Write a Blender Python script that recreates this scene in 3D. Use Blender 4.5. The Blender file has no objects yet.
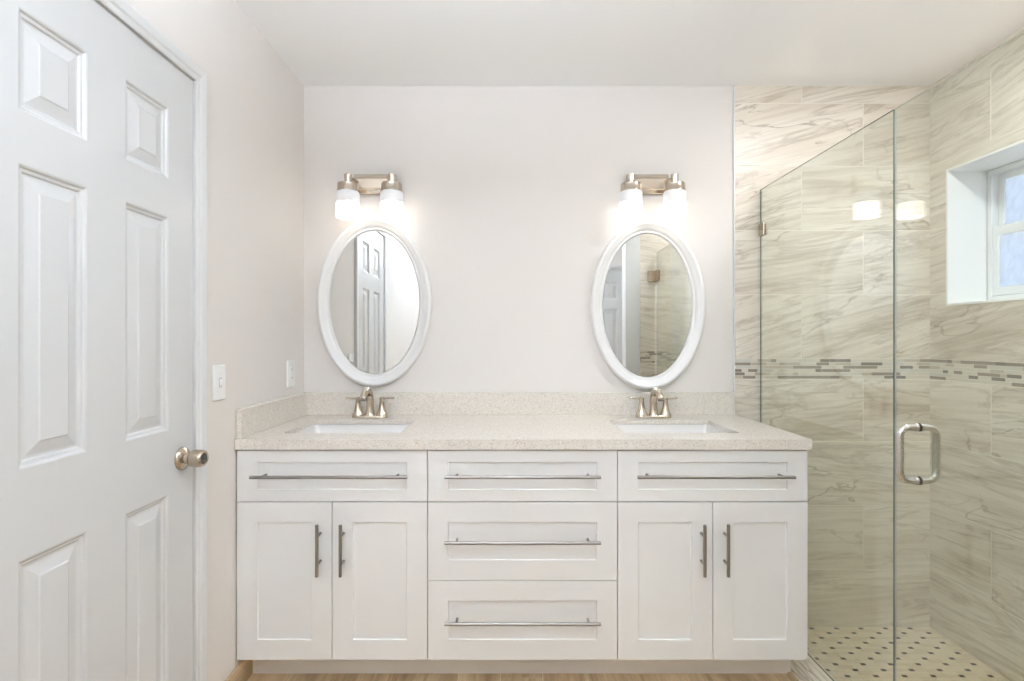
import bpy, bmesh, math, random
from mathutils import Vector, Matrix

random.seed(7)
S = bpy.context.scene
COL = S.collection
PI = math.pi

# ------------------------------------------------------------------ camera
CAM_Z = 1.235
F_PX = 519.0
cam = bpy.data.cameras.new('camera')
cam.sensor_width = 36.0
cam.lens = F_PX / 1024 * 36.0
cam.shift_x = 2.0 / 1024
cam.shift_y = 0.0
cam.clip_start = 0.02
cam_o = bpy.data.objects.new('camera', cam)
cam_o.location = (0, 0, CAM_Z)
cam_o.rotation_euler = (PI / 2, 0, 0)
COL.objects.link(cam_o)
S.camera = cam_o

# ------------------------------------------------------------------ view, world, exposure
S.view_settings.view_transform = 'Standard'
S.view_settings.look = 'None'
S.view_settings.gamma = 1.0
S.view_settings.exposure = 0.74
S.view_settings.use_curve_mapping = False
try:
    S.cycles.max_bounces = 14
    S.cycles.diffuse_bounces = 7
    S.cycles.glossy_bounces = 6
    S.cycles.transmission_bounces = 8
    S.cycles.transparent_max_bounces = 16
    S.cycles.caustics_reflective = False
    S.cycles.caustics_refractive = False
    S.cycles.sample_clamp_indirect = 6.0
    S.cycles.use_denoising = True
except Exception:
    pass

SKY_STRENGTH = 0.78
CEILING_FILL_STRENGTH = 3.0  # side glow of the added, unseen ceiling lamps
CEILING_FILL_TOP = 122.0
SHOWER_FILL_STRENGTH = 56.0  # glow of the disc lamp added over the shower
SHADE_STRENGTH = 2.2

world = bpy.data.worlds.new('sky')
S.world = world
world.use_nodes = True
wt = world.node_tree
wt.nodes.clear()
w_out = wt.nodes.new('ShaderNodeOutputWorld')
w_bg = wt.nodes.new('ShaderNodeBackground')
w_co = wt.nodes.new('ShaderNodeTexCoord')
w_sp = wt.nodes.new('ShaderNodeSeparateXYZ')
w_rp = wt.nodes.new('ShaderNodeValToRGB')
wt.links.new(w_co.outputs['Generated'], w_sp.inputs[0])
wt.links.new(w_sp.outputs['Z'], w_rp.inputs[0])
wt.links.new(w_rp.outputs[0], w_bg.inputs[0])
wt.links.new(w_bg.outputs[0], w_out.inputs[0])
w_bg.inputs[1].default_value = SKY_STRENGTH
r = w_rp.color_ramp
r.elements[0].position = 0.0
r.elements[0].color = (0.85, 0.88, 0.92, 1)
r.elements[1].position = 0.5
r.elements[1].color = (0.38, 0.55, 0.95, 1)
e = r.elements.new(0.08)
e.color = (0.62, 0.74, 0.98, 1)

# room measures, in metres (x right, y into the picture, z up)
XL, XR = -0.965, 1.967          # left wall, shower wall
YB, YR = 2.431, -0.95           # vanity wall, rear wall
ZC = 2.425                      # ceiling
ZS = -0.102                     # shower floor
XG = 1.169                      # glass plane
WIN = (1.55, 2.331, 1.390, 2.001)   # window opening y0 y1 z0 z1

# portal at the window helps sampling the sky
pl = bpy.data.lights.new('window_portal', 'AREA')
pl.shape = 'RECTANGLE'
pl.size = WIN[3] - WIN[2]
pl.size_y = WIN[1] - WIN[0]
try:
    pl.cycles.is_portal = True
except Exception:
    pass
pl_o = bpy.data.objects.new('window_portal', pl)
pl_o.location = (XR + 0.235, (WIN[0] + WIN[1]) / 2, (WIN[2] + WIN[3]) / 2)
pl_o.rotation_euler = (0, PI / 2, 0)
COL.objects.link(pl_o)


# ------------------------------------------------------------------ materials
def new_mat(name):
    m = bpy.data.materials.new(name)
    m.use_nodes = True
    nt = m.node_tree
    return m, nt, nt.nodes['Principled BSDF']


def principled(name, col, rough=0.5, metal=0.0, spec=0.5, bump=None):
    m, nt, b = new_mat(name)
    b.inputs['Base Color'].default_value = (*col, 1)
    b.inputs['Roughness'].default_value = rough
    b.inputs['Metallic'].default_value = metal
    b.inputs['Specular IOR Level'].default_value = spec
    if bump:
        scale, strength, dist = bump
        co = nt.nodes.new('ShaderNodeTexCoord')
        mp = nt.nodes.new('ShaderNodeMapping')
        mp.inputs['Scale'].default_value = scale
        nz = nt.nodes.new('ShaderNodeTexNoise')
        nz.inputs['Scale'].default_value = 1.0
        nz.inputs['Detail'].default_value = 4
        bp = nt.nodes.new('ShaderNodeBump')
        bp.inputs['Strength'].default_value = strength
        bp.inputs['Distance'].default_value = dist
        nt.links.new(co.outputs['Object'], mp.inputs[0])
        nt.links.new(mp.outputs[0], nz.inputs['Vector'])
        nt.links.new(nz.outputs[0], bp.inputs['Height'])
        nt.links.new(bp.outputs[0], b.inputs['Normal'])
    return m


def ramp(nt, src, stops, interp='LINEAR'):
    n = nt.nodes.new('ShaderNodeValToRGB')
    n.color_ramp.interpolation = interp
    els = n.color_ramp.elements
    while len(els) < len(stops):
        els.new(0.5)
    for el, (p, c) in zip(els, stops):
        el.position = p
        el.color = (*c, 1) if len(c) == 3 else c
    nt.links.new(src, n.inputs[0])
    return n.outputs[0]


def noise(nt, vec, scale3, detail=5, dist=0.0, rough=0.55):
    mp = nt.nodes.new('ShaderNodeMapping')
    mp.inputs['Scale'].default_value = scale3
    nt.links.new(vec, mp.inputs[0])
    nz = nt.nodes.new('ShaderNodeTexNoise')
    nz.inputs['Scale'].default_value = 1.0
    nz.inputs['Detail'].default_value = detail
    nz.inputs['Roughness'].default_value = rough
    nz.inputs['Distortion'].default_value = dist
    nt.links.new(mp.outputs[0], nz.inputs['Vector'])
    return nz.outputs[0]


def mixc(nt, fac, a, b, mode='MIX'):
    n = nt.nodes.new('ShaderNodeMix')
    n.data_type = 'RGBA'
    n.blend_type = mode
    for sock, v in ((n.inputs[0], fac), (n.inputs[6], a), (n.inputs[7], b)):
        if isinstance(v, (int, float)):
            sock.default_value = v
        elif isinstance(v, tuple):
            sock.default_value = (*v, 1)
        else:
            nt.links.new(v, sock)
    return n.outputs[2]


def math_n(nt, op, a, b=None):
    n = nt.nodes.new('ShaderNodeMath')
    n.operation = op
    for sock, v in zip(n.inputs, (a, b)):
        if v is None:
            continue
        if isinstance(v, (int, float)):
            sock.default_value = v
        else:
            nt.links.new(v, sock)
    return n.outputs[0]


def stone_tile(name, gain=1.0, stretch=1.0):
    """beige porcelain with soft horizontal streaks and thin brown veins, read from the per-tile UVs"""
    m, nt, b = new_mat(name)
    uv = nt.nodes.new('ShaderNodeUVMap').outputs[0]
    g = lambda c: tuple(x * gain for x in c)
    broad = noise(nt, uv, (1.3, 7.0 * stretch, 1), 6, 0.9)
    base = ramp(nt, broad, [(0.30, g((0.57, 0.495, 0.40))), (0.42, g((0.71, 0.645, 0.55))), (0.58, g((0.78, 0.725, 0.635))),
                            (0.75, g((0.82, 0.775, 0.70)))])
    fine = noise(nt, uv, (2.0, 54.0 * stretch, 1), 6, 0.8, 0.65)
    fr = ramp(nt, fine, [(0.32, (0.77, 0.74, 0.70)), (0.54, (1, 1, 1))])
    c = mixc(nt, 0.75, base, fr, 'MULTIPLY')
    vn = noise(nt, uv, (1.1, 4.2 * stretch, 1), 5, 0.7, 0.5)
    d = math_n(nt, 'ABSOLUTE', math_n(nt, 'SUBTRACT', vn, 0.52))
    line = ramp(nt, d, [(0.0, (1, 1, 1)), (0.009, (0, 0, 0))])
    msk = ramp(nt, noise(nt, uv, (1.6, 3.0, 1), 2), [(0.44, (0, 0, 0)), (0.62, (1, 1, 1))])
    fac = math_n(nt, 'MULTIPLY', math_n(nt, 'MULTIPLY', line, msk), 0.80)
    c = mixc(nt, fac, c, (0.33, 0.26, 0.19))
    vn2 = noise(nt, uv, (0.9, 6.0 * stretch, 1), 6, 1.4, 0.6)
    d2 = math_n(nt, 'ABSOLUTE', math_n(nt, 'SUBTRACT', vn2, 0.47))
    line2 = ramp(nt, d2, [(0.0, (1, 1, 1)), (0.03, (0, 0, 0))])
    c = mixc(nt, math_n(nt, 'MULTIPLY', line2, 0.42), c, (0.36, 0.29, 0.22))
    nt.links.new(c, b.inputs['Base Color'])
    b.inputs['Roughness'].default_value = 0.34
    return m


def wood_plank(name):
    m, nt, b = new_mat(name)
    uv = nt.nodes.new('ShaderNodeUVMap').outputs[0]
    broad = noise(nt, uv, (14.0, 1.2, 1), 5, 1.2)
    c = ramp(nt, broad, [(0.3, (0.32, 0.215, 0.115)), (0.5, (0.52, 0.38, 0.225)), (0.72, (0.66, 0.51, 0.33))])
    fine = ramp(nt, noise(nt, uv, (120.0, 3.0, 1), 3, 0.2), [(0.3, (0.75, 0.7, 0.65)), (0.6, (1, 1, 1))])
    c = mixc(nt, 0.7, c, fine, 'MULTIPLY')
    nt.links.new(c, b.inputs['Base Color'])
    b.inputs['Roughness'].default_value = 0.4
    return m


def quartz(name):
    m, nt, b = new_mat(name)
    co = nt.nodes.new('ShaderNodeTexCoord').outputs['Object']
    v = nt.nodes.new('ShaderNodeTexVoronoi')
    v.inputs['Scale'].default_value = 260.0
    nt.links.new(co, v.inputs['Vector'])
    sp = nt.nodes.new('ShaderNodeSeparateColor')
    nt.links.new(v.outputs['Color'], sp.inputs[0])
    c = ramp(nt, sp.outputs[0], [(0.0, (0.56, 0.50, 0.42)), (0.08, (0.69, 0.63, 0.55)), (0.20, (0.79, 0.74, 0.665)),
                                 (0.75, (0.83, 0.79, 0.72)), (0.9, (0.89, 0.86, 0.81))], 'CONSTANT')
    v2 = noise(nt, co, (600, 600, 600), 2)
    c = mixc(nt, 0.35, c, ramp(nt, v2, [(0.35, (0.66, 0.61, 0.54)), (0.6, (0.92, 0.88, 0.82))]))
    c = mixc(nt, 1.0, c, (0.87, 0.86, 0.85), 'MULTIPLY')
    nt.links.new(c, b.inputs['Base Color'])
    b.inputs['Roughness'].default_value = 0.22
    return m


def clear_glass(name, tint, spec=1.3):
    """thin clear sheet: tinted see-through plus Schlick mirror reflection (same for every ray)"""
    m = bpy.data.materials.new(name)
    m.use_nodes = True
    nt = m.node_tree
    nt.nodes.clear()
    out = nt.nodes.new('ShaderNodeOutputMaterial')
    tr = nt.nodes.new('ShaderNodeBsdfTransparent')
    tr.inputs[0].default_value = (*tint, 1)
    gl = nt.nodes.new('ShaderNodeBsdfGlossy')
    gl.inputs['Roughness'].default_value = 0.0
    gl.inputs[0].default_value = (1, 1, 1, 1)
    lw = nt.nodes.new('ShaderNodeLayerWeight')
    lw.inputs[0].default_value = 0.5
    p5 = math_n(nt, 'POWER', lw.outputs['Facing'], 5.0)
    f = math_n(nt, 'MULTIPLY_ADD', p5, 0.96 * spec)
    f.node.inputs[2].default_value = 0.042 * spec
    mx = nt.nodes.new('ShaderNodeMixShader')
    nt.links.new(f, mx.inputs[0])
    nt.links.new(tr.outputs[0], mx.inputs[1])
    nt.links.new(gl.outputs[0], mx.inputs[2])
    nt.links.new(mx.outputs[0], out.inputs[0])
    return m


def obscure_pane(name):
    m = bpy.data.materials.new(name)
    m.use_nodes = True
    nt = m.node_tree
    nt.nodes.clear()
    out = nt.nodes.new('ShaderNodeOutputMaterial')
    tr = nt.nodes.new('ShaderNodeBsdfTransparent')
    tl = nt.nodes.new('ShaderNodeBsdfTranslucent')
    tl.inputs[0].default_value = (0.93, 0.95, 1.0, 1)
    co = nt.nodes.new('ShaderNodeTexCoord').outputs['Object']
    nz = noise(nt, co, (3.0, 5.0, 4.0), 3, 0.5)
    fac = ramp(nt, nz, [(0.35, (0.15, 0.15, 0.15)), (0.65, (0.7, 0.7, 0.7))])
    mx = nt.nodes.new('ShaderNodeMixShader')
    nt.links.new(fac, mx.inputs[0])
    nt.links.new(tr.outputs[0], mx.inputs[1])
    nt.links.new(tl.outputs[0], mx.inputs[2])
    nt.links.new(mx.outputs[0], out.inputs[0])
    return m


def emissive(name, col, strength, base=(0.9, 0.9, 0.9)):
    m, nt, b = new_mat(name)
    b.inputs['Base Color'].default_value = (*base, 1)
    b.inputs['Roughness'].default_value = 0.4
    b.inputs['Emission Color'].default_value = (*col, 1)
    b.inputs['Emission Strength'].default_value = strength
    return m


def brushed(name, col, rough):
    m, nt, b = new_mat(name)
    b.inputs['Base Color'].default_value = (*col, 1)
    b.inputs['Metallic'].default_value = 1.0
    b.inputs['Roughness'].default_value = rough
    co = nt.nodes.new('ShaderNodeTexCoord').outputs['Object']
    nz = noise(nt, co, (30, 900, 900), 3)
    rr = nt.nodes.new('ShaderNodeMapRange')
    rr.inputs['To Min'].default_value = rough * 0.75
    rr.inputs['To Max'].default_value = rough * 1.3
    nt.links.new(nz, rr.inputs[0])
    nt.links.new(rr.outputs[0], b.inputs['Roughness'])
    return m


M = {}
M['paint'] = principled('wall_paint', (0.735, 0.697, 0.66), 0.75, bump=((240, 240, 240), 0.05, 0.001))
M['ceiling'] = principled('ceiling_paint', (0.91, 0.915, 0.915), 0.9)
M['trim'] = principled('trim_enamel', (0.69, 0.69, 0.685), 0.32)
M['door'] = principled('door_enamel', (0.61, 0.61, 0.605), 0.22, bump=((160, 160, 9), 0.12, 0.0012))
M['cabinet'] = principled('cabinet_lacquer', (0.80, 0.795, 0.785), 0.30)
M['cabinet_in'] = principled('cabinet_carcass', (0.50, 0.46, 0.40), 0.6)
M['toe'] = principled('toe_board', (0.80, 0.785, 0.76), 0.45)
M['frame'] = principled('mirror_frame_enamel', (0.80, 0.795, 0.785), 0.28)
M['mirror'] = principled('mirror_silver', (0.84, 0.855, 0.845), 0.0, 1.0)
M['plastic'] = principled('white_plastic', (0.86, 0.86, 0.85), 0.3)
M['plastic_dark'] = principled('slot_shadow_plastic', (0.22, 0.21, 0.20), 0.5)
M['slot_shadow'] = principled('grey_slot_shadow', (0.45, 0.45, 0.44), 0.5)  # tone of the shade drawn around the switch toggle
M['porcelain'] = principled('porcelain', (0.78, 0.76, 0.735), 0.12)
M['nickel'] = brushed('brushed_nickel', (0.58, 0.50, 0.41), 0.24)
M['nickel_dark'] = brushed('pull_nickel', (0.30, 0.28, 0.26), 0.34)
M['nickel_knob'] = brushed('knob_nickel', (0.52, 0.44, 0.35), 0.20)
M['steel'] = brushed('satin_steel', (0.62, 0.60, 0.57), 0.26)
M['rubber'] = principled('black_gasket', (0.02, 0.02, 0.02), 0.5)
M['tile'] = stone_tile('beige_stone_tile')
M['stone'] = stone_tile('threshold_stone', 1.16)
M['grout'] = principled('grout', (0.80, 0.75, 0.66), 0.85)
M['floor'] = wood_plank('wood_look_plank')
M['glass'] = clear_glass('shower_glass', (0.915, 0.938, 0.912))
M['glass_edge'] = principled('glass_edge', (0.10, 0.125, 0.105), 0.10)
M['glass_edge_seam'] = principled('door_glass_edge', (0.45, 0.49, 0.46), 0.12)  # mid grey stands in for light caught at the seam
M['glass_edge_lit'] = principled('lit_glass_edge', (0.92, 0.94, 0.92), 0.15)  # near-white tone paints the bright line along the door glass top
M['pane'] = obscure_pane('obscured_pane')
M['vinyl'] = principled('window_vinyl', (0.82, 0.83, 0.83), 0.35)
M['reveal'] = principled('reveal_marble', (0.87, 0.87, 0.86), 0.35)
M['quartz'] = quartz('speckled_quartz')
M['shade_on'] = emissive('lit_frosted_shade', (1.0, 0.95, 0.87), SHADE_STRENGTH)
M['shade_top'] = emissive('frosted_shade_band', (1.0, 0.95, 0.9), 0.08, (0.78, 0.78, 0.80))
M['fill_lamp_on'] = emissive('ceiling_fill_diffuser', (0.845, 0.955, 1.11), CEILING_FILL_STRENGTH)
M['fill_lamp_top'] = emissive('ceiling_fill_glow_top', (0.845, 0.955, 1.11), CEILING_FILL_TOP)  # upward glow added to brighten the ceiling
M['fill_lamp_shower'] = emissive('shower_fill_diffuser', (0.95, 0.97, 1.0), SHOWER_FILL_STRENGTH)
M['mosaic_cream'] = principled('mosaic_cream', (0.70, 0.65, 0.56), 0.25)
M['mosaic_sand'] = principled('mosaic_sand', (0.55, 0.48, 0.39), 0.25)
M['mosaic_taupe'] = principled('mosaic_taupe', (0.33, 0.285, 0.235), 0.2)
M['mosaic_dark'] = principled('mosaic_dark', (0.24, 0.21, 0.175), 0.15)
M['mosaic_pearl'] = principled('mosaic_pearl', (0.64, 0.62, 0.56), 0.12)
M['shower_cream'] = principled('shower_floor_cream', (0.74, 0.65, 0.50), 0.4)
M['shower_sand'] = principled('shower_floor_sand', (0.67, 0.575, 0.43), 0.4)
M['shower_dot'] = principled('shower_floor_dot', (0.025, 0.02, 0.018), 0.3)


# ------------------------------------------------------------------ mesh helpers
def obj(name, bm, mats, parent=None, smooth=False, bevel=0.0, angle=40, normals=True):
    if normals:
        bmesh.ops.recalc_face_normals(bm, faces=bm.faces[:])
    me = bpy.data.meshes.new(name)
    bm.to_mesh(me)
    bm.free()
    for k in (mats if isinstance(mats, (list, tuple)) else [mats]):
        me.materials.append(M[k])
    o = bpy.data.objects.new(name, me)
    COL.objects.link(o)
    if parent is not None:
        o.parent = parent
    if smooth:
        me.polygons.foreach_set('use_smooth', [True] * len(me.polygons))
        try:
            me.set_sharp_from_angle(angle=math.radians(angle))
        except Exception:
            pass
    if bevel:
        md = o.modifiers.new('bevel', 'BEVEL')
        md.width = bevel
        md.segments = 2
        md.limit_method = 'ANGLE'
        md.angle_limit = math.radians(35)
    return o


def thing(name, label, cat, loc=(0, 0, 0), group=None):
    o = bpy.data.objects.new(name, None)
    o.empty_display_size = 0.05
    COL.objects.link(o)
    o.location = loc
    o['label'] = label
    o['category'] = cat
    if group:
        o['group'] = group
    return o


def struct(o):
    o['kind'] = 'structure'
    return o


def struct_root(name, loc=(0, 0, 0)):
    o = bpy.data.objects.new(name, None)
    COL.objects.link(o)
    o.location = loc
    return struct(o)


def copy_thing(root, loc, label):
    r2 = root.copy()
    COL.objects.link(r2)
    r2.location = loc
    r2['label'] = label
    for ch in [c for c in root.children]:
        c = ch.copy()
        COL.objects.link(c)
        c.parent = r2
        for g in [q for q in ch.children]:
            d = g.copy()
            COL.objects.link(d)
            d.parent = c
    return r2


def box(bm, x0, x1, y0, y1, z0, z1, mi=0):
    v = [bm.verts.new((x, y, z)) for x in (x0, x1) for y in (y0, y1) for z in (z0, z1)]
    for q in ((0, 1, 3, 2), (4, 6, 7, 5), (0, 4, 5, 1), (2, 3, 7, 6), (0, 2, 6, 4), (1, 5, 7, 3)):
        bm.faces.new([v[i] for i in q]).material_index = mi
    return v


def bx(x0, x1, y0, y1, z0, z1):
    bm = bmesh.new()
    box(bm, x0, x1, y0, y1, z0, z1)
    return bm


def loft(bm, rings, cap0=True, cap1=True, mi=0, closed=True):
    """connect rings (lists of equal length of 3-D points)"""
    vr = [[bm.verts.new(p) for p in ring] for ring in rings]
    n = len(vr[0])
    for a, b in zip(vr, vr[1:]):
        for i in range(n if closed else n - 1):
            j = (i + 1) % n
            bm.faces.new((a[i], a[j], b[j], b[i])).material_index = mi
    if cap0:
        bm.faces.new(vr[0][::-1]).material_index = mi
    if cap1:
        bm.faces.new(vr[-1]).material_index = mi
    return vr


def circle(c, rad, n, ax=Vector((1, 0, 0)), ay=Vector((0, 1, 0))):
    c = Vector(c)
    return [c + ax * (rad * math.cos(2 * PI * i / n)) + ay * (rad * math.sin(2 * PI * i / n)) for i in range(n)]


def lathe(bm, prof, c=(0, 0, 0), axis='Z', n=28, cap0=True, cap1=True, mi=0):
    """prof: (radius, height along axis)"""
    ax = {'Z': (Vector((1, 0, 0)), Vector((0, 1, 0)), Vector((0, 0, 1))),
          'X': (Vector((0, 1, 0)), Vector((0, 0, 1)), Vector((1, 0, 0))),
          'Y': (Vector((0, 0, 1)), Vector((1, 0, 0)), Vector((0, 1, 0))),
          '-Y': (Vector((1, 0, 0)), Vector((0, 0, 1)), Vector((0, -1, 0)))}[axis]
    rings = [circle(Vector(c) + ax[2] * h, max(rad, 1e-5), n, ax[0], ax[1]) for rad, h in prof]
    return loft(bm, rings, cap0, cap1, mi)


def tube(bm, pts, radii, n=14, mi=0, flat=1.0):
    pts = [Vector(p) for p in pts]
    if not isinstance(radii, (list, tuple)):
        radii = [radii] * len(pts)
    rings = []
    up = None
    for i, p in enumerate(pts):
        t = (pts[min(i + 1, len(pts) - 1)] - pts[max(i - 1, 0)]).normalized()
        if up is None:
            ref = Vector((0, 0, 1)) if abs(t.z) < 0.9 else Vector((1, 0, 0))
            up = (ref - t * ref.dot(t)).normalized()
        else:
            up = (up - t * up.dot(t)).normalized()
        side = t.cross(up)
        rings.append([p + (side * math.cos(2 * PI * k / n) + up * (flat * math.sin(2 * PI * k / n))) * radii[i] for k in range(n)])
    loft(bm, rings, True, True, mi)


def smooth_path(pts, sub=6):
    """Catmull-Rom through pts; pts may carry extra columns (radius)"""
    out = []
    n = len(pts)
    for i in range(n - 1):
        p0, p1, p2, p3 = pts[max(i - 1, 0)], pts[i], pts[i + 1], pts[min(i + 2, n - 1)]
        for k in range(sub):
            t = k / sub
            out.append(tuple(0.5 * ((2 * b) + (-a + c) * t + (2 * a - 5 * b + 4 * c - d) * t * t + (-a + 3 * b - 3 * c + d) * t ** 3)
                             for a, b, c, d in zip(p0, p1, p2, p3)))
    out.append(tuple(pts[-1]))
    return out


def rrect(x0, x1, y0, y1, z, rad, seg=5):
    pts = []
    for cx, cy, a0 in ((x1 - rad, y1 - rad, 0), (x0 + rad, y1 - rad, PI / 2), (x0 + rad, y0 + rad, PI), (x1 - rad, y0 + rad, 1.5 * PI)):
        for k in range(seg + 1):
            a = a0 + PI / 2 * k / seg
            pts.append(Vector((cx + rad * math.cos(a), cy + rad * math.sin(a), z)))
    return pts


def frame_mat(origin, u, v, n):
    return Matrix(((u[0], v[0], n[0], origin[0]), (u[1], v[1], n[1], origin[1]), (u[2], v[2], n[2], origin[2]), (0, 0, 0, 1)))


def grid_slab(bm, us, vs, holes, thick, mat, mi=0):
    """slab of cells us x vs with cells missing; front face at w=0, back at w=-thick; one connected mesh"""
    fr, bk = {}, {}

    def V(d, i, j, w):
        if (i, j) not in d:
            d[(i, j)] = bm.verts.new(mat @ Vector((us[i], vs[j], w)))
        return d[(i, j)]
    cells = {(i, j) for i in range(len(us) - 1) for j in range(len(vs) - 1)} - set(holes)
    for i, j in cells:
        q = ((i, j), (i + 1, j), (i + 1, j + 1), (i, j + 1))
        bm.faces.new([V(fr, a, b, 0) for a, b in q]).material_index = mi
        bm.faces.new([V(bk, a, b, -thick) for a, b in q[::-1]]).material_index = mi
        for (a, b), nb in (((q[0], q[1]), (i, j - 1)), ((q[1], q[2]), (i + 1, j)), ((q[2], q[3]), (i, j + 1)), ((q[3], q[0]), (i - 1, j))):
            if nb not in cells:
                bm.faces.new((V(fr, *a, 0), V(fr, *b, 0), V(bk, *b, -thick), V(bk, *a, -thick))).material_index = mi


def panel_slab(bm, us, vs, panels, prof, thick, mat, mi=0):
    """a door or drawer front: plain cells with moulded panels; prof = (inset, height) loops into the panel"""
    fr, bk = {}, {}

    def V(d, i, j, w):
        if (i, j) not in d:
            d[(i, j)] = bm.verts.new(mat @ Vector((us[i], vs[j], w)))
        return d[(i, j)]
    nu, nv = len(us) - 1, len(vs) - 1
    for i in range(nu):
        for j in range(nv):
            q = ((i, j), (i + 1, j), (i + 1, j + 1), (i, j + 1))
            bm.faces.new([V(bk, a, b, -thick) for a, b in q[::-1]]).material_index = mi
            for (a, b), edge in (((q[0], q[1]), j == 0), ((q[1], q[2]), i == nu - 1), ((q[2], q[3]), j == nv - 1), ((q[3], q[0]), i == 0)):
                if edge:
                    bm.faces.new((V(fr, *a, 0), V(fr, *b, 0), V(bk, *b, -thick), V(bk, *a, -thick))).material_index = mi
            ring = [V(fr, a, b, 0) for a, b in q]
            if (i, j) in panels:
                for ins, w in prof:
                    nr = [bm.verts.new(mat @ Vector(p)) for p in ((us[i] + ins, vs[j] + ins, w), (us[i + 1] - ins, vs[j] + ins, w),
                                                                  (us[i + 1] - ins, vs[j + 1] - ins, w), (us[i] + ins, vs[j + 1] - ins, w))]
                    for k in range(4):
                        bm.faces.new((ring[k], ring[(k + 1) % 4], nr[(k + 1) % 4], nr[k])).material_index = mi
                    ring = nr
            bm.faces.new(ring).material_index = mi


def tile_field(bm, mat, rows, u0, u1, depth=0.007, gap=0.0035, mi=0, skip=None, ang=None):
    """rows: (v0, v1, [joints in u]). each tile a thin slab with its own UV patch"""
    uvl = bm.loops.layers.uv.verify()
    fixed_ang = ang is not None

    def one(a, b, c, d):
        off = Vector((random.uniform(0, 60), random.uniform(0, 60)))
        th = random.uniform(*ang)
        ca, sa = math.cos(th), math.sin(th)
        e = 0.0012
        rings = [[(a, c, 0), (b, c, 0), (b, d, 0), (a, d, 0)], [(a, c, depth - e), (b, c, depth - e), (b, d, depth - e), (a, d, depth - e)],
                 [(a + e, c + e, depth), (b - e, c + e, depth), (b - e, d - e, depth), (a + e, d - e, depth)]]
        vs = [[bm.verts.new(mat @ Vector(p)) for p in ring] for ring in rings]
        fs = []
        for p, q, pr, qr in ((vs[0], vs[1], rings[0], rings[1]), (vs[1], vs[2], rings[1], rings[2])):
            for k in range(4):
                m_ = (k + 1) % 4
                fs.append((bm.faces.new((p[k], p[m_], q[m_], q[k])), (pr[k], pr[m_], qr[m_], qr[k])))
        fs.append((bm.faces.new(vs[2]), rings[2]))
        for f, ps in fs:
            f.material_index = mi
            for lp, p in zip(f.loops, ps):
                lp[uvl].uv = (off.x + ca * p[0] + sa * p[1], off.y - sa * p[0] + ca * p[1])
    for v0, v1, joints in rows:
        ang = (ang if fixed_ang else ((-0.05, 0.12) if v1 < 1.06 else (0.04, 0.32)))
        cuts = [u0] + sorted(j for j in joints if u0 + 0.02 < j < u1 - 0.02) + [u1]
        for a, b in zip(cuts, cuts[1:]):
            rects = [(a + gap / 2, b - gap / 2, v0 + gap / 2, v1 - gap / 2)]
            if skip:
                s0, s1, t0, t1 = skip
                new = []
                for (ra, rb, rc, rd) in rects:
                    if rb <= s0 or ra >= s1 or rd <= t0 or rc >= t1:
                        new.append((ra, rb, rc, rd))
                        continue
                    if rc < t0: new.append((ra, rb, rc, t0))
                    if rd > t1: new.append((ra, rb, t1, rd))
                    c0, c1 = max(rc, t0), min(rd, t1)
                    if ra < s0: new.append((ra, s0, c0, c1))
                    if rb > s1: new.append((s1, rb, c0, c1))
                rects = new
            for q in rects:
                if q[1] - q[0] > 0.006 and q[3] - q[2] > 0.006:
                    one(*q)


def mosaic_field(bm, mat, u0, u1, v0, v1, nrow=6, depth=0.008, gap=0.0016):
    h = (v1 - v0) / nrow
    kinds = [0] * 10 + [1] * 5 + [2] * 5 + [3] * 2 + [4] * 3
    for r_ in range(nrow):
        u = u0 - random.uniform(0, 0.06)
        while u < u1:
            ln = random.choice((0.028, 0.045, 0.06, 0.075, 0.10))
            a, b = max(u, u0), min(u + ln, u1)
            u += ln
            if b - a < 0.006:
                continue
            k = random.choice(kinds)
            p = [(a + gap / 2, v0 + r_ * h + gap / 2), (b - gap / 2, v0 + r_ * h + gap / 2), (b - gap / 2, v0 + (r_ + 1) * h - gap / 2), (a + gap / 2, v0 + (r_ + 1) * h - gap / 2)]
            dz = depth + random.uniform(-0.0008, 0.0008)
            lo = [bm.verts.new(mat @ Vector((x, y, 0))) for x, y in p]
            hi = [bm.verts.new(mat @ Vector((x, y, dz))) for x, y in p]
            for i in range(4):
                j = (i + 1) % 4
                bm.faces.new((lo[i], lo[j], hi[j], hi[i])).material_index = k
            bm.faces.new(hi).material_index = k


# ------------------------------------------------------------------ room shell
TT = 0.008   # tile build-up on the walls

# vanity wall
bm = bx(XL - 0.12, XR + 0.25, YB, YB + 0.12, -0.15, ZC + 0.1)
wall_back = struct(obj('wall_back', bm, 'paint'))
# wall beside the door, with the doorway left open
D0, D1, DT = 0.8905, 1.577, 2.024
bm = bmesh.new()
grid_slab(bm, [YR - 0.1, D0, D1, YB], [-0.15, 0.0, DT, ZC + 0.1], [(1, 1)], 0.12, frame_mat((XL, 0, 0), (0, 1, 0), (0, 0, 1), (1, 0, 0)))
wall_left = struct(obj('wall_left', bm, 'paint'))
# shower wall with the window opening
bm = bmesh.new()
grid_slab(bm, [YR - 0.1, WIN[0], WIN[1], YB], [-0.15, WIN[2], WIN[3], ZC + 0.1], [(1, 1)], 0.24, frame_mat((XR, 0, 0), (0, 1, 0), (0, 0, 1), (-1, 0, 0)))
wall_right = struct(obj('wall_right', bm, 'paint'))
# rear wall, behind the camera (seen in the mirrors)
E0, E1 = 0.63, 1.316
bm = bmesh.new()
grid_slab(bm, [XL - 0.12, E0, E1, XR + 0.24], [-0.15, 0.0, DT, ZC + 0.1], [(1, 1)], 0.10, frame_mat((0, YR, 0), (1, 0, 0), (0, 0, 1), (0, 1, 0)))
struct(obj('wall_rear', bm, 'paint'))
# short wall closing the shower on the camera side
YS = 0.680
bm = bx(0.94, XR, YS - 0.11, YS - TT, -0.15, ZC)
wall_stub = struct(obj('wall_shower', bm, 'paint'))
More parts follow.
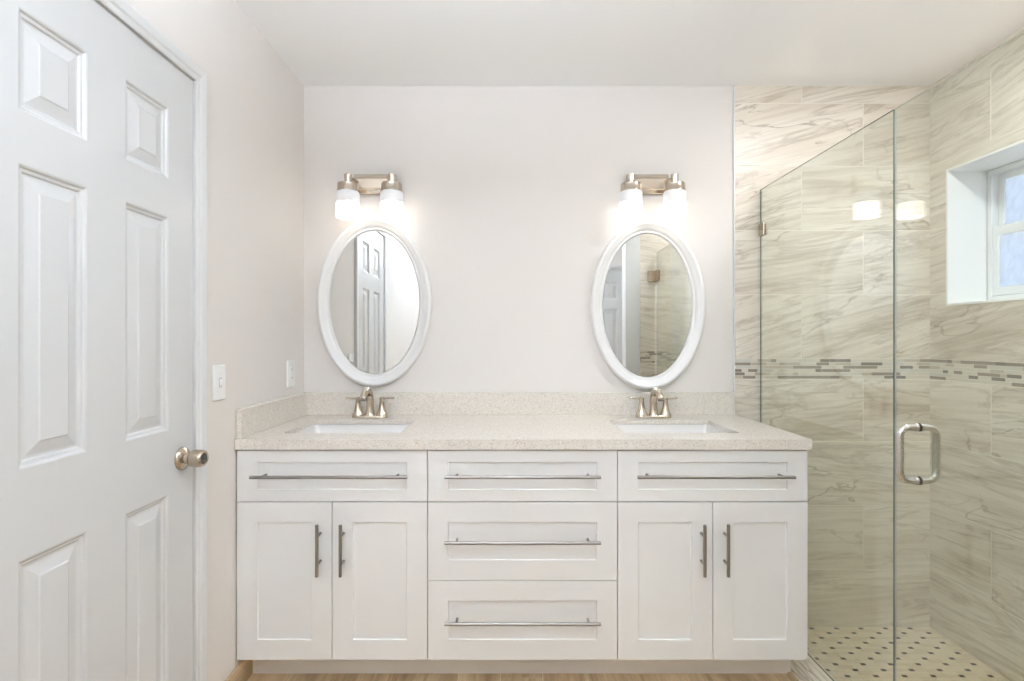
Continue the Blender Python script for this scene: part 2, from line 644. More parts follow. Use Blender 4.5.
# ceiling
bm = bx(XL - 0.12, XR + 0.24, YR - 0.1, YB + 0.12, ZC, ZC + 0.1)
struct(obj('ceiling', bm, 'ceiling'))

# ---- tile on the three shower walls
zrows = [(ZS, 0.165, 0), (0.165, 0.465, 1), (0.465, 0.765, 0), (0.765, 1.056, 1), (1.149, 1.449, 0), (1.449, 1.749, 1), (1.749, 2.049, 0),
         (2.049, 2.343, 1), (2.343, ZC, 0)]
BX0 = 1.050


def joints(phase, u0, u1, w=0.6):
    k = math.floor((u0 - phase) / w)
    out = []
    while phase + k * w < u1:
        out.append(phase + k * w)
        k += 1
    return out


def tiled(parent, mat, u0, u1, phases, skip=None):
    bm = bmesh.new()
    grid = [u0, u1]
    vs = [ZS - 0.01, ZC]
    if skip:
        grid = [u0, skip[0], skip[1], u1]
        vs = [ZS - 0.01, skip[2], skip[3], ZC]
        grid_slab(bm, grid, vs, [(1, 1)], 0.004, mat @ Matrix.Translation((0, 0, 0.0070)), 1)
    else:
        grid_slab(bm, grid, vs, [], 0.004, mat @ Matrix.Translation((0, 0, 0.0070)), 1)
    tile_field(bm, mat, [(a, b, joints(phases[k], u0, u1)) for a, b, k in zrows], u0, u1, depth=TT, skip=skip)
    obj('tile_panel', bm, ['tile', 'grout'], parent, normals=False)
    bm = bmesh.new()
    mosaic_field(bm, mat, u0 + 0.001, u1 - 0.001, 1.056, 1.149)
    obj('mosaic_band', bm, ['mosaic_cream', 'mosaic_sand', 'mosaic_taupe', 'mosaic_dark', 'mosaic_pearl'], parent, normals=False)


random.seed(21)
tiled(wall_back, frame_mat((0, YB, 0), (1, 0, 0), (0, 0, 1), (0, -1, 0)), BX0, XR, (1.363, 1.65))
# u runs from the far corner towards the camera so the field is a right-handed frame
tiled(wall_right, frame_mat((XR, YB, 0), (0, -1, 0), (0, 0, 1), (-1, 0, 0)), TT, YB - YS, (0.62, 0.317),
      skip=(YB - WIN[1], YB - WIN[0], WIN[2], WIN[3]))
tiled(wall_stub, frame_mat((0, YS - TT, 0), (-1, 0, 0), (0, 0, 1), (0, 1, 0)), -XR + TT, -1.043, (-1.363, -1.65))
bm = bx(BX0 - 0.006, BX0, YB - 0.0105, YB - 0.0005, 0.0, ZC - 0.001)
obj('edge_trim', bm, 'trim', wall_back)
bm = bx(0.926, 1.042, YS - 0.124, YS + 0.004, 0.001, ZC - 0.002)
struct(obj('trim_2', bm, 'trim', bevel=0.004))

# ---- floors
random.seed(5)
bm = bmesh.new()
box(bm, XL, 1.055, YR, YB, -0.12, -0.006, 1)
box(bm, 1.055, XR, YR, YS - 0.11, -0.12, -0.006, 1)
Mf = frame_mat((0, 0, -0.006), (1, 0, 0), (0, 1, 0), (0, 0, 1))
w = 0.155
u = XL
i = 0
while u < XR:
    a, b = u, min(u + w, XR)
    rows, y = [], YR - random.uniform(0.0, 0.9)
    while y < YB:
        y1 = y + 0.92
        top = YB if b <= 1.06 else YS - 0.115
        lo, hi = max(y, YR), min(y1, top)
        if hi - lo > 0.03:
            bb = b if hi <= YS - 0.1 else min(b, 1.055)
            if bb - a > 0.02:
                tile_field(bm, Mf, [(lo, hi, [])], a, bb, depth=0.006, gap=0.002, ang=(-0.02, 0.02))
        y = y1
    u += w
    i += 1
struct(obj('floor', bm, ['floor', 'grout'], normals=False))

# stone threshold under the glass, its inner face drops to the sunken shower floor
bm = bmesh.new()
uvl = bm.loops.layers.uv.verify()
box(bm, 1.0555, 1.182, YS + 0.005, YB - 0.011, ZS - 0.01, 0.004)
for f in bm.faces:
    for lp in f.loops:
        c = lp.vert.co
        lp[uvl].uv = (c.y + 3.3, c.x + c.z * 1.1 + 7.0)
trim_1 = struct(obj('trim_1', bm, 'stone', bevel=0.003))

# shower floor: cream basket-weave tiles with small dark dots
bm = bmesh.new()
fx0, fx1, fy0, fy1 = 1.1825, XR - TT, YS + 0.0005, YB - TT - 0.0005
box(bm, fx0, fx1, fy0, fy1, ZS - 0.012, ZS - 0.0016, 3)
px, py = 0.114, 0.076
random.seed(3)


def chip(x0, x1, y0, y1, mi, h=0.0):
    x0, x1, y0, y1 = max(x0, fx0), min(x1, fx1), max(y0, fy0), min(y1, fy1)
    if x1 - x0 > 0.003 and y1 - y0 > 0.003:
        v = [bm.verts.new((x, y, z)) for z in (ZS - 0.0016, ZS + h) for x, y in ((x0, y0), (x1, y0), (x1, y1), (x0, y1))]
        for k in range(4):
            m_ = (k + 1) % 4
            bm.faces.new((v[k], v[m_], v[4 + m_], v[4 + k])).material_index = mi
        bm.faces.new(v[4:]).material_index = mi


ky = 0
yy = 2.410
while yy > fy0 - 0.1:
    xo = 1.4017 + (0.057 if ky % 2 else 0.0)
    for kx in range(-4, 8):
        cx = xo + kx * px
        # dot with the long cream tiles around it
        chip(cx - 0.0095, cx + 0.0095, yy - 0.0065, yy + 0.0065, 2, 0.0003)
        chip(cx + 0.0105, cx + px - 0.0105, yy - 0.0065, yy + 0.0065, random.choice((0, 0, 1)))
        for s in (-1, 1):
            chip(cx - 0.0280 + s * 0.0285, cx + 0.0280 + s * 0.0285, yy - 0.0310, yy - 0.0075, random.choice((0, 0, 1)))
    yy -= py / 2
    ky += 1
struct(obj('shower_floor', bm, ['shower_cream', 'shower_sand', 'shower_dot', 'grout'], normals=False))

# baseboard on the door wall, tile cut to a low skirting
bm = bmesh.new()
uvl = bm.loops.layers.uv.verify()
box(bm, XL, XL + 0.011, 1.630, YB - 0.002, 0.0, 0.085)
for f in bm.faces:
    for lp in f.loops:
        lp[uvl].uv = (lp.vert.co.z + 2.0, lp.vert.co.y * 1.0 + 5)
struct(obj('baseboard_left', bm, 'floor', bevel=0.002))


# ------------------------------------------------------------------ doors
DOOR_PROF = [(0.004, -0.0015), (0.007, -0.0055), (0.013, -0.0065), (0.016, -0.0095), (0.021, -0.0095), (0.046, -0.0035), (0.049, -0.0015)]
DU = [0.0, 0.121, 0.2865, 0.404, 0.567, 0.680]
DV = [0.008, 0.22, 0.802, 0.982, 1.583, 1.688, 1.890, 2.020]
DP = [(a, b) for a in (1, 3) for b in (1, 3, 5)]


def six_panel_door(parent, mat):
    bm = bmesh.new()
    panel_slab(bm, DU, DV, DP, DOOR_PROF, 0.036, mat)
    return obj('door_leaf', bm, 'door', parent)


def casing(parent, mat, u0, u1, top, w=0.050):
    """three-sided mitred casing swept from one moulded profile"""
    bm = bmesh.new()
    prof = [(0.0, 0.0), (0.0, 0.010), (0.004, 0.012), (0.015, 0.013), (0.022, 0.016), (0.043, 0.018), (w - 0.003, 0.0175), (w, 0.014), (w, 0.0)]
    rings = []
    for st in range(4):
        ring = []
        for d, h in prof:
            p = {0: (u0 - d, 0.0, h), 1: (u0 - d, top + d, h), 2: (u1 + d, top + d, h), 3: (u1 + d, 0.0, h)}[st]
            ring.append(mat @ Vector(p))
        rings.append(ring)
    loft(bm, rings, True, True)
    return obj('casing', bm, 'trim', parent)


def knob(parent, mat):
    """round privacy knob: rose, neck and barrel with a dark turn-button end"""
    def mk(name, prof, m, par):
        bm = bmesh.new()
        lathe(bm, prof, n=32)
        bmesh.ops.transform(bm, matrix=mat, verts=bm.verts[:])
        return obj(name, bm, m, par, smooth=True)
    h = mk('door_handle', [(0.0335, 0), (0.0335, 0.004), (0.031, 0.008), (0.024, 0.012), (0.016, 0.016), (0.0145, 0.026), (0.017, 0.029), (0.0225, 0.032), (0.0250, 0.037),
                           (0.0255, 0.050), (0.0250, 0.064), (0.0225, 0.0715), (0.0190, 0.0735), (0.0165, 0.0715)], 'nickel_knob', parent)
    return h


door_1 = struct_root('door_1')
Md = frame_mat((XL + 0.004, 0.8935, 0), (0, 1, 0), (0, 0, 1), (1, 0, 0))
six_panel_door(door_1, Md)
casing(door_1, frame_mat((XL + 0.0005, 0, 0), (0, 1, 0), (0, 0, 1), (1, 0, 0)), D0 - 0.001, D1 + 0.001, DT + 0.001)
# jamb lining inside the doorway
bm = bmesh.new()
grid_slab(bm, [D0 - 0.0, D0 + 0.0015, D1 - 0.0015, D1], [0.0, DT - 0.0015, DT], [(1, 0)], 0.11, frame_mat((XL - 0.001, 0, 0), (0, 1, 0), (0, 0, 1), (1, 0, 0)))
obj('jamb', bm, 'trim', door_1)
Mk = frame_mat((XL + 0.0042, 1.519, 0.890), (0, 1, 0), (0, 0, 1), (1, 0, 0)) @ Matrix.Diagonal((1, 1, 0.92, 1))
hd = knob(door_1, Mk)
bm = bmesh.new()
lathe(bm, [(0.0163, 0.0700), (0.0160, 0.0716), (0.006, 0.0728), (0.005, 0.0765), (0.004, 0.0768)], n=24)
bmesh.ops.transform(bm, matrix=Mk, verts=bm.verts[:])
obj('turn_button', bm, 'rubber', hd, smooth=True)

door_2 = struct_root('door_2')
Me = frame_mat((E0 + 0.003, YR + 0.004, 0), (1, 0, 0), (0, 0, 1), (0, 1, 0))
six_panel_door(door_2, Me)
casing(door_2, frame_mat((0, YR + 0.0005, 0), (1, 0, 0), (0, 0, 1), (0, 1, 0)), E0 - 0.001, E1 + 0.001, DT + 0.001)

# ------------------------------------------------------------------ window
win = struct_root('window_1')
y0, y1, z0, z1 = WIN
# lined reveal
bm = bmesh.new()
t = 0.010
grid_slab(bm, [y0, y0 + t, y1 - t, y1], [z0, z0 + t, z1 - t, z1], [(1, 1)], 0.176, frame_mat((XR - TT - 0.002, 0, 0), (0, 1, 0), (0, 0, 1), (-1, 0, 0)))
obj('window_reveal', bm, 'reveal', win, bevel=0.0015)
a0, a1, b0, b1 = y0 + t + 0.001, y1 - t - 0.001, z0 + t + 0.001, z1 - t - 0.001
XF = XR + 0.166


def ring_frame(name, xf, dep, a0, a1, b0, b1, wid, par, mat='vinyl', wb=None, wt_=None):
    bm = bmesh.new()
    grid_slab(bm, [a0, a0 + wid, a1 - wid, a1], [b0, b0 + (wb or wid), b1 - (wt_ or wid), b1], [(1, 1)], dep, frame_mat((xf, 0, 0), (0, 1, 0), (0, 0, 1), (-1, 0, 0)))
    return obj(name, bm, mat, par, bevel=0.002)


ring_frame('window_frame', XF, 0.055, a0, a1, b0, b1, 0.020, win, wb=0.030, wt_=0.022)
zm = 1.715
up = ring_frame('sash', XF + 0.030, 0.018, a0 + 0.022, a1 - 0.022, zm - 0.010, b1 - 0.024, 0.026, win, wb=0.03)
lo = ring_frame('sash', XF + 0.006, 0.020, a0 + 0.021, a1 - 0.021, b0 + 0.032, zm + 0.022, 0.024, win, wb=0.036, wt_=0.042)
bm = bx(XF + 0.036, XF + 0.040, a0 + 0.045, a1 - 0.045, zm + 0.016, b1 - 0.046)
obj('pane', bm, 'pane', up)
bm = bx(XF + 0.014, XF + 0.018, a0 + 0.042, a1 - 0.042, b0 + 0.064, zm - 0.017)
obj('pane', bm, 'pane', lo)

# ------------------------------------------------------------------ vanity cabinets
YD = 1.825          # front of doors
YBODY = 1.846
CZ0, CZ1 = 0.1116, 0.8695
SHAKER = [(0.0012, -0.0062), (0.002, -0.0065)]
MF = lambda x, z: frame_mat((x, YD, z), (1, 0, 0), (0, 0, 1), (0, -1, 0))


def add_pull(parent, cx, cz, length, spacing, vertical):
    """bar with two posts, kept in one connected mesh"""
    bm = bmesh.new()
    yb = YD - 0.035
    rad = 0.0058
    d = Vector((0, 0, 1)) if vertical else Vector((1, 0, 0))
    c = Vector((cx, yb, cz))
    L, e = length / 2, 0.0012
    tube(bm, [c - d * L, c - d * (L - e), c + d * (L - e), c + d * L], [rad - e, rad, rad, rad - e], n=18)
    for s in (-1, 1):
        p = c + d * (spacing / 2 * s)
        tube(bm, [p, Vector((p.x, YD + 0.0002, p.z))], [0.0048, 0.0048], n=12)
    return obj('handle', bm, 'nickel_dark', parent, smooth=True)


def front(name, parent, x0, x1, z0, z1, fx=0.072, fz=0.07):
    bm = bmesh.new()
    panel_slab(bm, [0, fx, x1 - x0 - fx, x1 - x0], [0, fz, z1 - z0 - fz, z1 - z0], [(1, 1)], SHAKER, 0.019, MF(x0, z0))
    return obj(name, bm, 'cabinet', parent, bevel=0.0012)


def carcass(parent, x0, x1):
    bm = bmesh.new()
    R = lambda i, z, f=0.0: [Vector(p) for p in ((x0 + i, YBODY + f, z), (x1 - i, YBODY + f, z), (x1 - i, 2.418 - i, z), (x0 + i, 2.418 - i, z))]
    loft(bm, [R(0, CZ0), R(0, CZ1), R(0.016, CZ1, 0.016), R(0.016, CZ0 + 0.016, 0.016)], True, True)
    return obj('body', bm, 'cabinet', parent)


def toe(parent, x0, x1):
    bm = bx(x0, x1, 1.925, 1.945, 0.0, CZ0 - 0.001)
    return obj('toe_kick', bm, 'toe', parent)


G = 0.0013
XA, XB, XC, XD = -0.9617, -0.290, 0.378, 1.048
ROW = [(0.669, 0.848), (CZ0, 0.667)]


def sink_unit(x0, x1, label, side_panel):
    t_ = thing('sink_cabinet', label, 'cabinet', (0, 0, 0), 'sink cabinets of the vanity')
    carcass(t_, x0 + 0.001, x1 - 0.001)
    dr = front('drawer', t_, x0 + G, x1 - G, *ROW[0], fz=0.041)
    add_pull(dr, (x0 + x1) / 2, 0.763, 0.545, 0.464, False)
    xm = (x0 + x1) / 2
    for a, b, s in ((x0 + G, xm - G, 1), (xm + G, x1 - G, -1)):
        dd = front('door', t_, a, b, CZ0, 0.6655)
        add_pull(dd, xm - s * 0.0405, 0.509, 0.180, 0.097, True)
    toe(t_, x0 + (0.0 if not side_panel else 0.0005), x1 - (0.019 if side_panel else 0.0005))
    if side_panel:
        bm = bx(x1 - 0.0185, x1 - 0.001, 1.935, 2.41, 0.0, CZ0 - 0.001)
        obj('side_panel', bm, 'cabinet', t_)
    return t_


sink_unit(XA, XB, 'white shaker sink cabinet beside the panel door wall, two doors under one drawer', False)
sink_unit(XC, XD, 'white shaker sink cabinet beside the glass shower, two doors under one drawer', True)
t_ = thing('drawer_cabinet', 'white shaker cabinet of three stacked drawers between the two sink cabinets', 'cabinet')
carcass(t_, XB + 0.001, XC - 0.001)
for (a, b), fz, hz in (((0.669, 0.848), 0.041, 0.763), ((0.392, 0.6655), 0.070, 0.536), ((CZ0, 0.3895), 0.070, 0.2565)):
    dr = front('drawer', t_, XB + G, XC - G, a, b, fz=fz)
    add_pull(dr, (XB + XC) / 2, hz, 0.540, 0.459, False)
toe(t_, XB + 0.0005, XC - 0.0005)

# ------------------------------------------------------------------ vanity top
CT = 0.889
SY0, SY1 = 1.941, 2.259
SINKS = [(-0.629, 0.217), (0.645, 0.217)]
vt = thing('vanity_top', 'long beige speckled quartz vanity top with two sink cut-outs and low splashes', 'countertop')
bm = bmesh.new()
us = [XL + 0.002, SINKS[0][0] - 0.217, SINKS[0][0] + 0.217, SINKS[1][0] - 0.217, SINKS[1][0] + 0.217, 1.057]
grid_slab(bm, us, [1.815, SY0, SY1, YB - 0.002], [(1, 1), (3, 1)], 0.018, frame_mat((0, 0, CT), (1, 0, 0), (0, 1, 0), (0, 0, 1)))
obj('slab', bm, 'quartz', vt)
# built-up edge under the front and the free end
bm = bmesh.new()
L_ = [(XL + 0.002, 1.815), (1.057, 1.815), (1.057, YB - 0.012), (1.0495, YB - 0.012), (1.0495, 1.8445), (XL + 0.002, 1.8445)]
loft(bm, [[Vector((x, y, z)) for x, y in L_] for z in (CT - 0.036, CT - 0.018)])
obj('built_up_edge', bm, 'quartz', vt)
bm = bx(XL + 0.002, BX0 - 0.008, YB - 0.022, YB - 0.002, CT + 0.0002, CT + 0.104)
obj('backsplash', bm, 'quartz', vt, bevel=0.0015)
bm = bx(XL + 0.002, XL + 0.022, 1.824, YB - 0.0225, CT + 0.0002, CT + 0.104)
obj('side_splash', bm, 'quartz', vt, bevel=0.0015)


# ------------------------------------------------------------------ sinks
def basin(label, cx):
    s = thing('sink', label, 'sink', (cx, (SY0 + SY1) / 2, 0.8705), 'undermount sinks')
    hx, hy = 0.221, 0.163
    bm = bmesh.new()
    R = lambda ix, z, rad: rrect(-hx + ix, hx - ix, -hy + ix, hy - ix, z, rad)
    rings = [R(-0.012, -0.001, 0.02), R(0.0, -0.001, 0.018), R(0.006, -0.02, 0.022), R(0.018, -0.105, 0.035), R(0.032, -0.128, 0.05), R(0.060, -0.136, 0.06), R(0.125, -0.139, 0.03)]
    inner = rings
    outer = [R(0.112, -0.150, 0.03), R(0.05, -0.147, 0.06), R(0.008, -0.115, 0.035), R(-0.004, -0.02, 0.022), R(-0.012, -0.010, 0.02)]
    loft(bm, inner + outer + [inner[0]], False, False)
    bmesh.ops.remove_doubles(bm, verts=bm.verts[:], dist=1e-5)
    obj('basin', bm, 'porcelain', s, smooth=True)
    bm = bmesh.new()
    lathe(bm, [(0.030, -0.1375), (0.030, -0.1350), (0.026, -0.1335), (0.020, -0.1365), (0.012, -0.1350)], n=24)
    d = obj('drain', bm, 'nickel', s, smooth=True)
    bm = bmesh.new()
    ring = [Vector((0.016 * math.cos(2 * PI * k / 20), hy - 0.0115, -0.052 + 0.0042 * math.sin(2 * PI * k / 20))) for k in range(20)]
    ring2 = [p + Vector((0, -0.002, 0)) for p in ring]
    loft(bm, [ring, ring2])
    obj('overflow', bm, 'plastic_dark', s)
    return s


sk = basin('white rectangular undermount sink beside the side splash, in front of first faucet', SINKS[0][0])
sk['label'] = 'white rectangular undermount sink in the vanity end beside the panel door'
copy_thing(sk, (SINKS[1][0], (SY0 + SY1) / 2, 0.8705), 'white rectangular undermount sink in the vanity end beside the glass shower')


# ------------------------------------------------------------------ faucets
def faucet(label, cx):
    f = thing('faucet', label, 'faucet', (cx, 2.333, CT + 0.0008), 'vanity faucets')
    bm = bmesh.new()
    loft(bm, [rrect(-0.080, 0.080, -0.027, 0.027, 0.0, 0.0265, 8), rrect(-0.080, 0.080, -0.027, 0.027, 0.006, 0.0265, 8),
              rrect(-0.076, 0.076, -0.023, 0.023, 0.011, 0.0225, 8)])
    obj('base_plate', bm, 'nickel', f, smooth=True)
    # spout: flared foot, neck and hooked nose
    bm = bmesh.new()
    pts = smooth_path([(0, 0, 0.008, 0.0245), (0, 0, 0.022, 0.0195), (0, 0.001, 0.05, 0.0165), (0, 0.0, 0.080, 0.0165), (0, -0.014, 0.109, 0.0165), (0, -0.044, 0.125, 0.016),
                       (0, -0.078, 0.121, 0.0152), (0, -0.102, 0.106, 0.0145), (0, -0.112, 0.092, 0.0145)], 5)
    tube(bm, [p[:3] for p in pts], [p[3] for p in pts], n=20)
    sp = obj('spout', bm, 'nickel', f, smooth=True)
    bm = bmesh.new()
    tube(bm, [(0, -0.1118, 0.0924), (0, -0.1135, 0.0885)], [0.0112, 0.0112], n=18)
    obj('aerator', bm, 'plastic_dark', sp, smooth=True)
    for s in (-1, 1):
        bm = bmesh.new()
        lathe(bm, [(0.0265, 0.009), (0.0262, 0.013), (0.0225, 0.020), (0.0170, 0.034), (0.0128, 0.052), (0.0105, 0.068), (0.0105, 0.076), (0.0115, 0.079),
                   (0.0110, 0.088), (0.0070, 0.0915), (0.002, 0.0925)], (s * 0.0535, 0, 0), n=26)
        h = obj('handle', bm, 'nickel', f, smooth=True)
        bm = bmesh.new()
        tube(bm, [(s * 0.0535, 0, 0.085), (s * 0.070, 0, 0.0855), (s * 0.095, -0.001, 0.0865), (s * 0.108, -0.001, 0.087), (s * 0.1095, -0.001, 0.087)], [0.0062, 0.0056, 0.0060, 0.0068, 0.0035], n=12, flat=0.75)
        obj('lever', bm, 'nickel', h, smooth=True)
    return f


fa = faucet('brushed nickel two-handle faucet on the vanity end beside the panel door', SINKS[0][0])
copy_thing(fa, (SINKS[1][0], 2.333, CT + 0.0008), 'brushed nickel two-handle faucet on the vanity end beside the glass shower')


# ------------------------------------------------------------------ mirrors
def mirror(label, cx, cz):
    m_ = thing('mirror', label, 'mirror', (cx, YB - 0.001, cz), 'oval vanity mirrors')
    a, b, n = 0.2135, 0.3395, 96
    prof = [(-0.004, 0.003), (-0.003, 0.0100), (0.000, 0.0125), (0.004, 0.0130), (0.007, 0.0120), (0.009, 0.0135), (0.013, 0.0185), (0.021, 0.0235), (0.030, 0.0260),
            (0.033, 0.0290), (0.038, 0.0320), (0.044, 0.0320), (0.049, 0.0285), (0.0515, 0.0230), (0.0520, 0.0), (-0.004, 0.0)]
    bm = bmesh.new()
    rings = []
    for d, h in prof:
        rings.append([Vector(((a + d) * math.cos(2 * PI * k / n), -h, (b + d) * math.sin(2 * PI * k / n))) for k in range(n)])
    loft(bm, rings + [rings[0]], False, False)
    bmesh.ops.remove_doubles(bm, verts=bm.verts[:], dist=1e-6)
    obj('frame', bm, 'frame', m_, smooth=True, angle=50)
    bm = bmesh.new()
    E = lambda s, h: [Vector(((a + s) * math.cos(2 * PI * k / n), -h, (b + s) * math.sin(2 * PI * k / n))) for k in range(n)]
    loft(bm, [E(-0.0045, 0.003), E(-0.0045, 0.0080), E(-0.0055, 0.0085)])
    obj('mirror_glass', bm, 'mirror', m_)
    return m_


mi_ = mirror('white oval framed mirror whose glass shows the six-panel door', -0.631, 1.413)
copy_thing(mi_, (0.641, YB - 0.001, 1.399), 'white oval framed mirror whose glass shows the tiled shower and hinge')


# ------------------------------------------------------------------ vanity lamps
def wall_lamp(label, cx):
    l = thing('wall_lamp', label, 'lamp', (cx, YB - 0.001, 1.962), 'two-light vanity lamps')
    bm = bmesh.new()
    V_ = lambda x, z, y: [Vector(p) for p in ((-x, -y, -z), (x, -y, -z), (x, -y, z), (-x, -y, z))]
    loft(bm, [V_(0.0975, 0.046, 0.0), V_(0.0975, 0.046, 0.016), V_(0.094, 0.0425, 0.020), V_(0.090, 0.028, 0.022), V_(0.089, 0.024, 0.028), V_(0.086, 0.021, 0.030)])
    obj('backplate', bm, 'nickel', l, bevel=0.001)
    for s in (-1, 1):
        ax, ay = s * 0.098, -0.104
        bm = bmesh.new()
        tube(bm, [(s * 0.078, -0.026, 0.006), (s * 0.082, -0.05, 0.006), (s * 0.093, -0.088, 0.006), (ax, ay, 0.006)], [0.0065] * 4, n=14)
        obj('arm', bm, 'nickel', l, smooth=True)
        bm = bmesh.new()
        lathe(bm, [(0.012, 0.0185), (0.0165, 0.0165), (0.0165, -0.022), (0.043, -0.0245), (0.0455, -0.027), (0.0455, -0.054), (0.0475, -0.0565), (0.0475, -0.0605), (0.042, -0.061)], (ax, ay, 0.0), n=36)
        sk_ = obj('socket', bm, 'nickel', l, smooth=True)
        # open frosted glass cylinder: plain band on top, glowing body
        bm = bmesh.new()
        pr = [(0.030, -0.0615), (0.047, -0.0620), (0.0500, -0.066), (0.0505, -0.112), (0.0505, -0.173), (0.0490, -0.177), (0.0465, -0.1765), (0.0455, -0.171), (0.0455, -0.113), (0.0450, -0.067)]
        vr = lathe(bm, pr, (ax, ay, 0.0), n=36, cap0=True, cap1=True)
        for f_ in bm.faces:
            if f_.calc_center_median().z < -0.1125:
                f_.material_index = 1
        sh = obj('shade', bm, ['shade_top', 'shade_on'], l, smooth=True)
    return l


la = wall_lamp('brushed nickel two-shade vanity lamp above the mirror showing the panel door', -0.628)
copy_thing(la, (0.640, YB - 0.001, 1.962), 'brushed nickel two-shade vanity lamp above the mirror showing the shower')

# ------------------------------------------------------------------ switch and outlet on the door wall
def plate_frame(y, z):
    return frame_mat((XL + 0.0004, y, z), (0, 1, 0), (0, 0, 1), (1, 0, 0))


def plate(parent, mat):
    bm = bmesh.new()
    rr_ = lambda i, h: [mat @ Vector((p.x, p.y, h)) for p in rrect(-0.036 + i, 0.036 - i, -0.0585 + i, 0.0585 - i, 0, 0.004, 3)]
    loft(bm, [rr_(0, 0), rr_(0, 0.003), rr_(0.003, 0.006)])
    o = obj('plate', bm, 'plastic', parent, smooth=True, angle=30)
    for s in (-1, 1):
        bm = bmesh.new()
        lathe(bm, [(0.0035, 0.0055), (0.0035, 0.0068), (0.0015, 0.0074)], (0, s * 0.048, 0), n=14)
        bmesh.ops.transform(bm, matrix=mat, verts=bm.verts[:])
        obj('screw', bm, 'plastic', o)
    return o


sw = thing('light_switch', 'white toggle switch plate on the wall beside the door casing', 'switch')
mt = plate_frame(1.716, 1.096)
pt = plate(sw, mt)
bm = bmesh.new()
box(bm, -0.0165, 0.0165, -0.033, 0.033, 0.006, 0.0075)
bmesh.ops.transform(bm, matrix=mt, verts=bm.verts[:])
obj('rocker', bm, 'plastic', sw, bevel=0.0008)
bm = bmesh.new()
loft(bm, [[Vector(p) for p in ((-0.0055, -0.012, 0.0075), (0.0055, -0.012, 0.0075), (0.0055, 0.012, 0.0075), (-0.0055, 0.012, 0.0075))],
          [Vector(p) for p in ((-0.004, 0.002, 0.019), (0.004, 0.002, 0.019), (0.004, 0.010, 0.021), (-0.004, 0.010, 0.021))]])
bmesh.ops.transform(bm, matrix=mt, verts=bm.verts[:])
obj('toggle', bm, 'plastic', sw, bevel=0.0006)
bm = bmesh.new()
grid_slab(bm, [-0.0085, -0.0062, 0.0062, 0.0085], [-0.0155, -0.0130, 0.0130, 0.0155], [(1, 1)], 0.0005, mt @ Matrix.Translation((0, 0, 0.0079)))
obj('toggle_slot_shadow', bm, 'slot_shadow', sw)  # grey ring paints the shade in the slot around the toggle

ou = thing('wall_outlet', 'white outlet plate on the wall above the side splash near the corner', 'outlet')
mt = plate_frame(2.277, 1.090)
plate(ou, mt)
bm = bmesh.new()
box(bm, -0.0165, 0.0165, -0.033, 0.033, 0.006, 0.008)
bmesh.ops.transform(bm, matrix=mt, verts=bm.verts[:])
rc = obj('receptacle', bm, 'plastic', ou, bevel=0.0008)
for zc in (-0.019, 0.019):
    for yo, hh in ((-0.006, 0.004), (0.006, 0.0034)):
        bm = bmesh.new()
        box(bm, yo - 0.0011, yo + 0.0011, zc - hh, zc + hh, 0.0078, 0.0083)
        bmesh.ops.transform(bm, matrix=mt, verts=bm.verts[:])
        obj('slot', bm, 'plastic_dark', rc)

# ------------------------------------------------------------------ shower glass
GT = 0.0028   # half thickness


def sheet(name, parent, ya, yb, za, zb, edge='glass_edge'):
    bm = bmesh.new()
    box(bm, XG - GT, XG + GT, ya, yb, za, zb)
    bmesh.ops.recalc_face_normals(bm, faces=bm.faces[:])
    for f in bm.faces:
        f.material_index = 0 if abs(f.normal.x) > 0.9 else (2 if abs(f.normal.z) > 0.9 else 1)
    return obj(name, bm, ['glass', 'glass_edge' if edge == 'glass_edge' else 'glass_edge_seam', edge], parent)


GTOP = 1.938
fixed = thing('glass_screen', 'fixed clear glass shower panel running from the tiled wall to the glass door', 'glass panel')
sheet('glass', fixed, 1.579, YB - TT - 0.004, 0.0055, GTOP)


def clamp(parent, name, zc, ya, yb, wall_y, h=0.05):
    """square glass clamp: two cheeks joined by a heel against the wall"""
    bm = bmesh.new()
    Mx = frame_mat((0, 0, 0), (1, 0, 0), (0, 1, 0), (0, 0, 1))
    g = GT + 0.0006
    q = [(XG - g - 0.006, ya), (XG - g, ya), (XG - g, yb), (XG + g, yb), (XG + g, ya), (XG + g + 0.006, ya), (XG + g + 0.006, wall_y), (XG - g - 0.006, wall_y)]
    loft(bm, [[Vector((x, y, zc - h / 2)) for x, y in q], [Vector((x, y, zc + h / 2)) for x, y in q]])
    return obj(name, bm, 'nickel_knob', parent, bevel=0.001)


clamp(fixed, 'clamp', 1.748, 2.375, YB - TT - 0.003, YB - TT - 0.0005, 0.055)

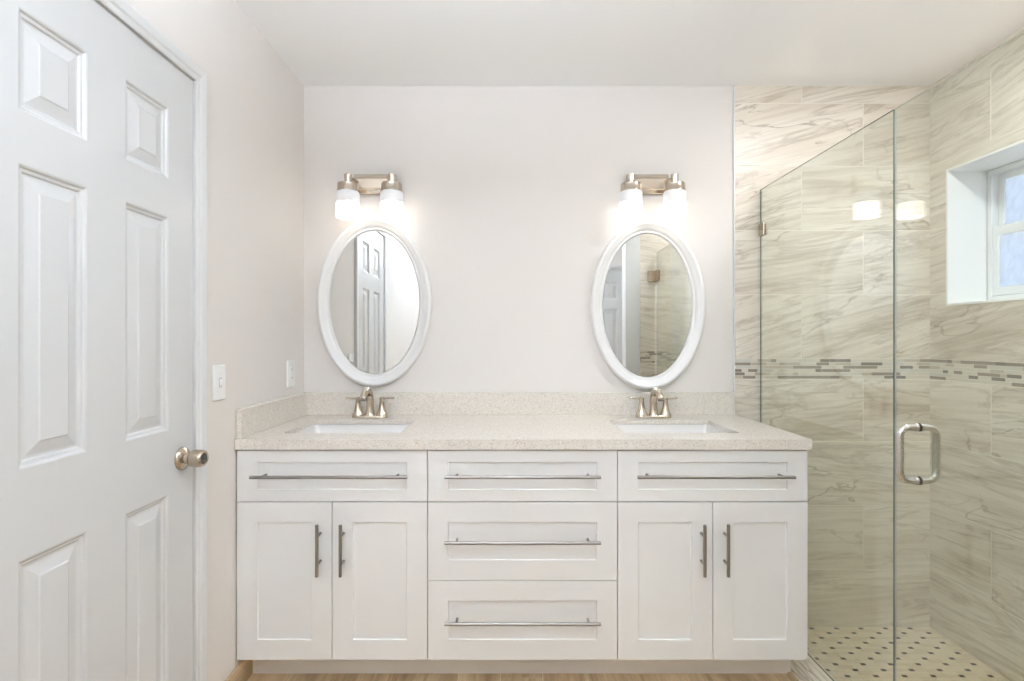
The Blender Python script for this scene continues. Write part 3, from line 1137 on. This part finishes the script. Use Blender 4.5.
sd = thing('shower_door', 'hinged clear glass shower door with a satin steel loop pull', 'shower door')
sheet('glass', sd, 0.712, 1.574, 0.014, GTOP - 0.001, 'glass_edge_lit')
for zc in (0.28, 1.750):
    hg = clamp(sd, 'hinge', zc, 0.770, 0.7105, YS + 0.006, 0.085)
    bm = bx(XG - 0.066, XG + 0.016, YS + 0.0005, YS + 0.0062, zc - 0.045, zc + 0.045)
    obj('wall_plate', bm, 'nickel', hg, bevel=0.001)
HY, HZ = 1.487, 0.910
for s in (-1, 1):
    bm = bmesh.new()
    o_, hr, cr = 0.052, 0.0765, 0.026
    path = [(XG + s * (GT + 0.004), HY, HZ - hr)]
    for k in range(7):
        a = PI / 2 * k / 6
        path.append((XG + s * (o_ - cr + cr * math.sin(a)), HY, HZ - hr + cr - cr * math.cos(a)))
    for k in range(7):
        a = PI / 2 * k / 6
        path.append((XG + s * (o_ - cr + cr * math.cos(a)), HY, HZ + hr - cr + cr * math.sin(a)))
    path.append((XG + s * (GT + 0.004), HY, HZ + hr))
    tube(bm, path, 0.0098, n=22)
    h = obj('handle', bm, 'steel', sd, smooth=True, angle=60)
    for zz in (-hr, hr):
        bm = bmesh.new()
        tube(bm, [(XG + s * (GT + 0.0010), HY, HZ + zz), (XG + s * (GT + 0.0052), HY, HZ + zz), (XG + s * (GT + 0.0085), HY, HZ + zz)], [0.0125, 0.0128, 0.0112], n=22)
        obj('collar', bm, 'steel', h, smooth=True)
        bm = bmesh.new()
        tube(bm, [(XG + s * (GT + 0.0003), HY, HZ + zz), (XG + s * (GT + 0.0010), HY, HZ + zz)], [0.0120, 0.0120], n=22)
        obj('gasket', bm, 'rubber', h, smooth=True)


# ------------------------------------------------------------------ unseen drum lamps, added to brighten the room
def ceiling_fill_lamp(label, x, y):
    c = thing('ceiling_fill_lamp', label, 'lamp', (x, y, ZC), 'added drum fill lamps')
    bm = bmesh.new()
    lathe(bm, [(0.065, -0.001), (0.065, -0.016), (0.050, -0.022), (0.010, -0.024), (0.008, -0.400), (0.004, -0.401)], n=32)
    obj('fill_lamp_base', bm, 'nickel', c, smooth=True)
    bm = bmesh.new()
    lathe(bm, [(0.010, -0.398), (0.165, -0.398), (0.172, -0.403), (0.172, -0.490), (0.160, -0.500), (0.01, -0.504)], n=40)
    for f_ in bm.faces:
        if f_.calc_center_median().z > -0.399:
            f_.material_index = 1
    obj('fill_lamp_shade', bm, ['fill_lamp_on', 'fill_lamp_top'], c, smooth=True)
    return c


ca = ceiling_fill_lamp('unseen round drum lamp added as fill light above the middle of the room', -0.05, 0.45)
copy_thing(ca, (-0.05, -0.48, ZC), 'unseen round drum lamp added as fill light close to the rear wall')

sl = thing('shower_fill_lamp', 'unseen flat disc lamp added as fill light on the ceiling over the shower', 'lamp', (1.44, 1.46, ZC))  # added just out of view to brighten the shower tile
bm = bmesh.new()
lathe(bm, [(0.150, -0.001), (0.150, -0.010), (0.138, -0.014), (0.136, -0.008)], n=40)
obj('fill_lamp_rim', bm, 'trim', sl, smooth=True)
bm = bmesh.new()
lathe(bm, [(0.134, -0.009), (0.134, -0.011), (0.01, -0.0125)], n=40)
obj('diffuser', bm, 'fill_lamp_shower', sl, smooth=True)
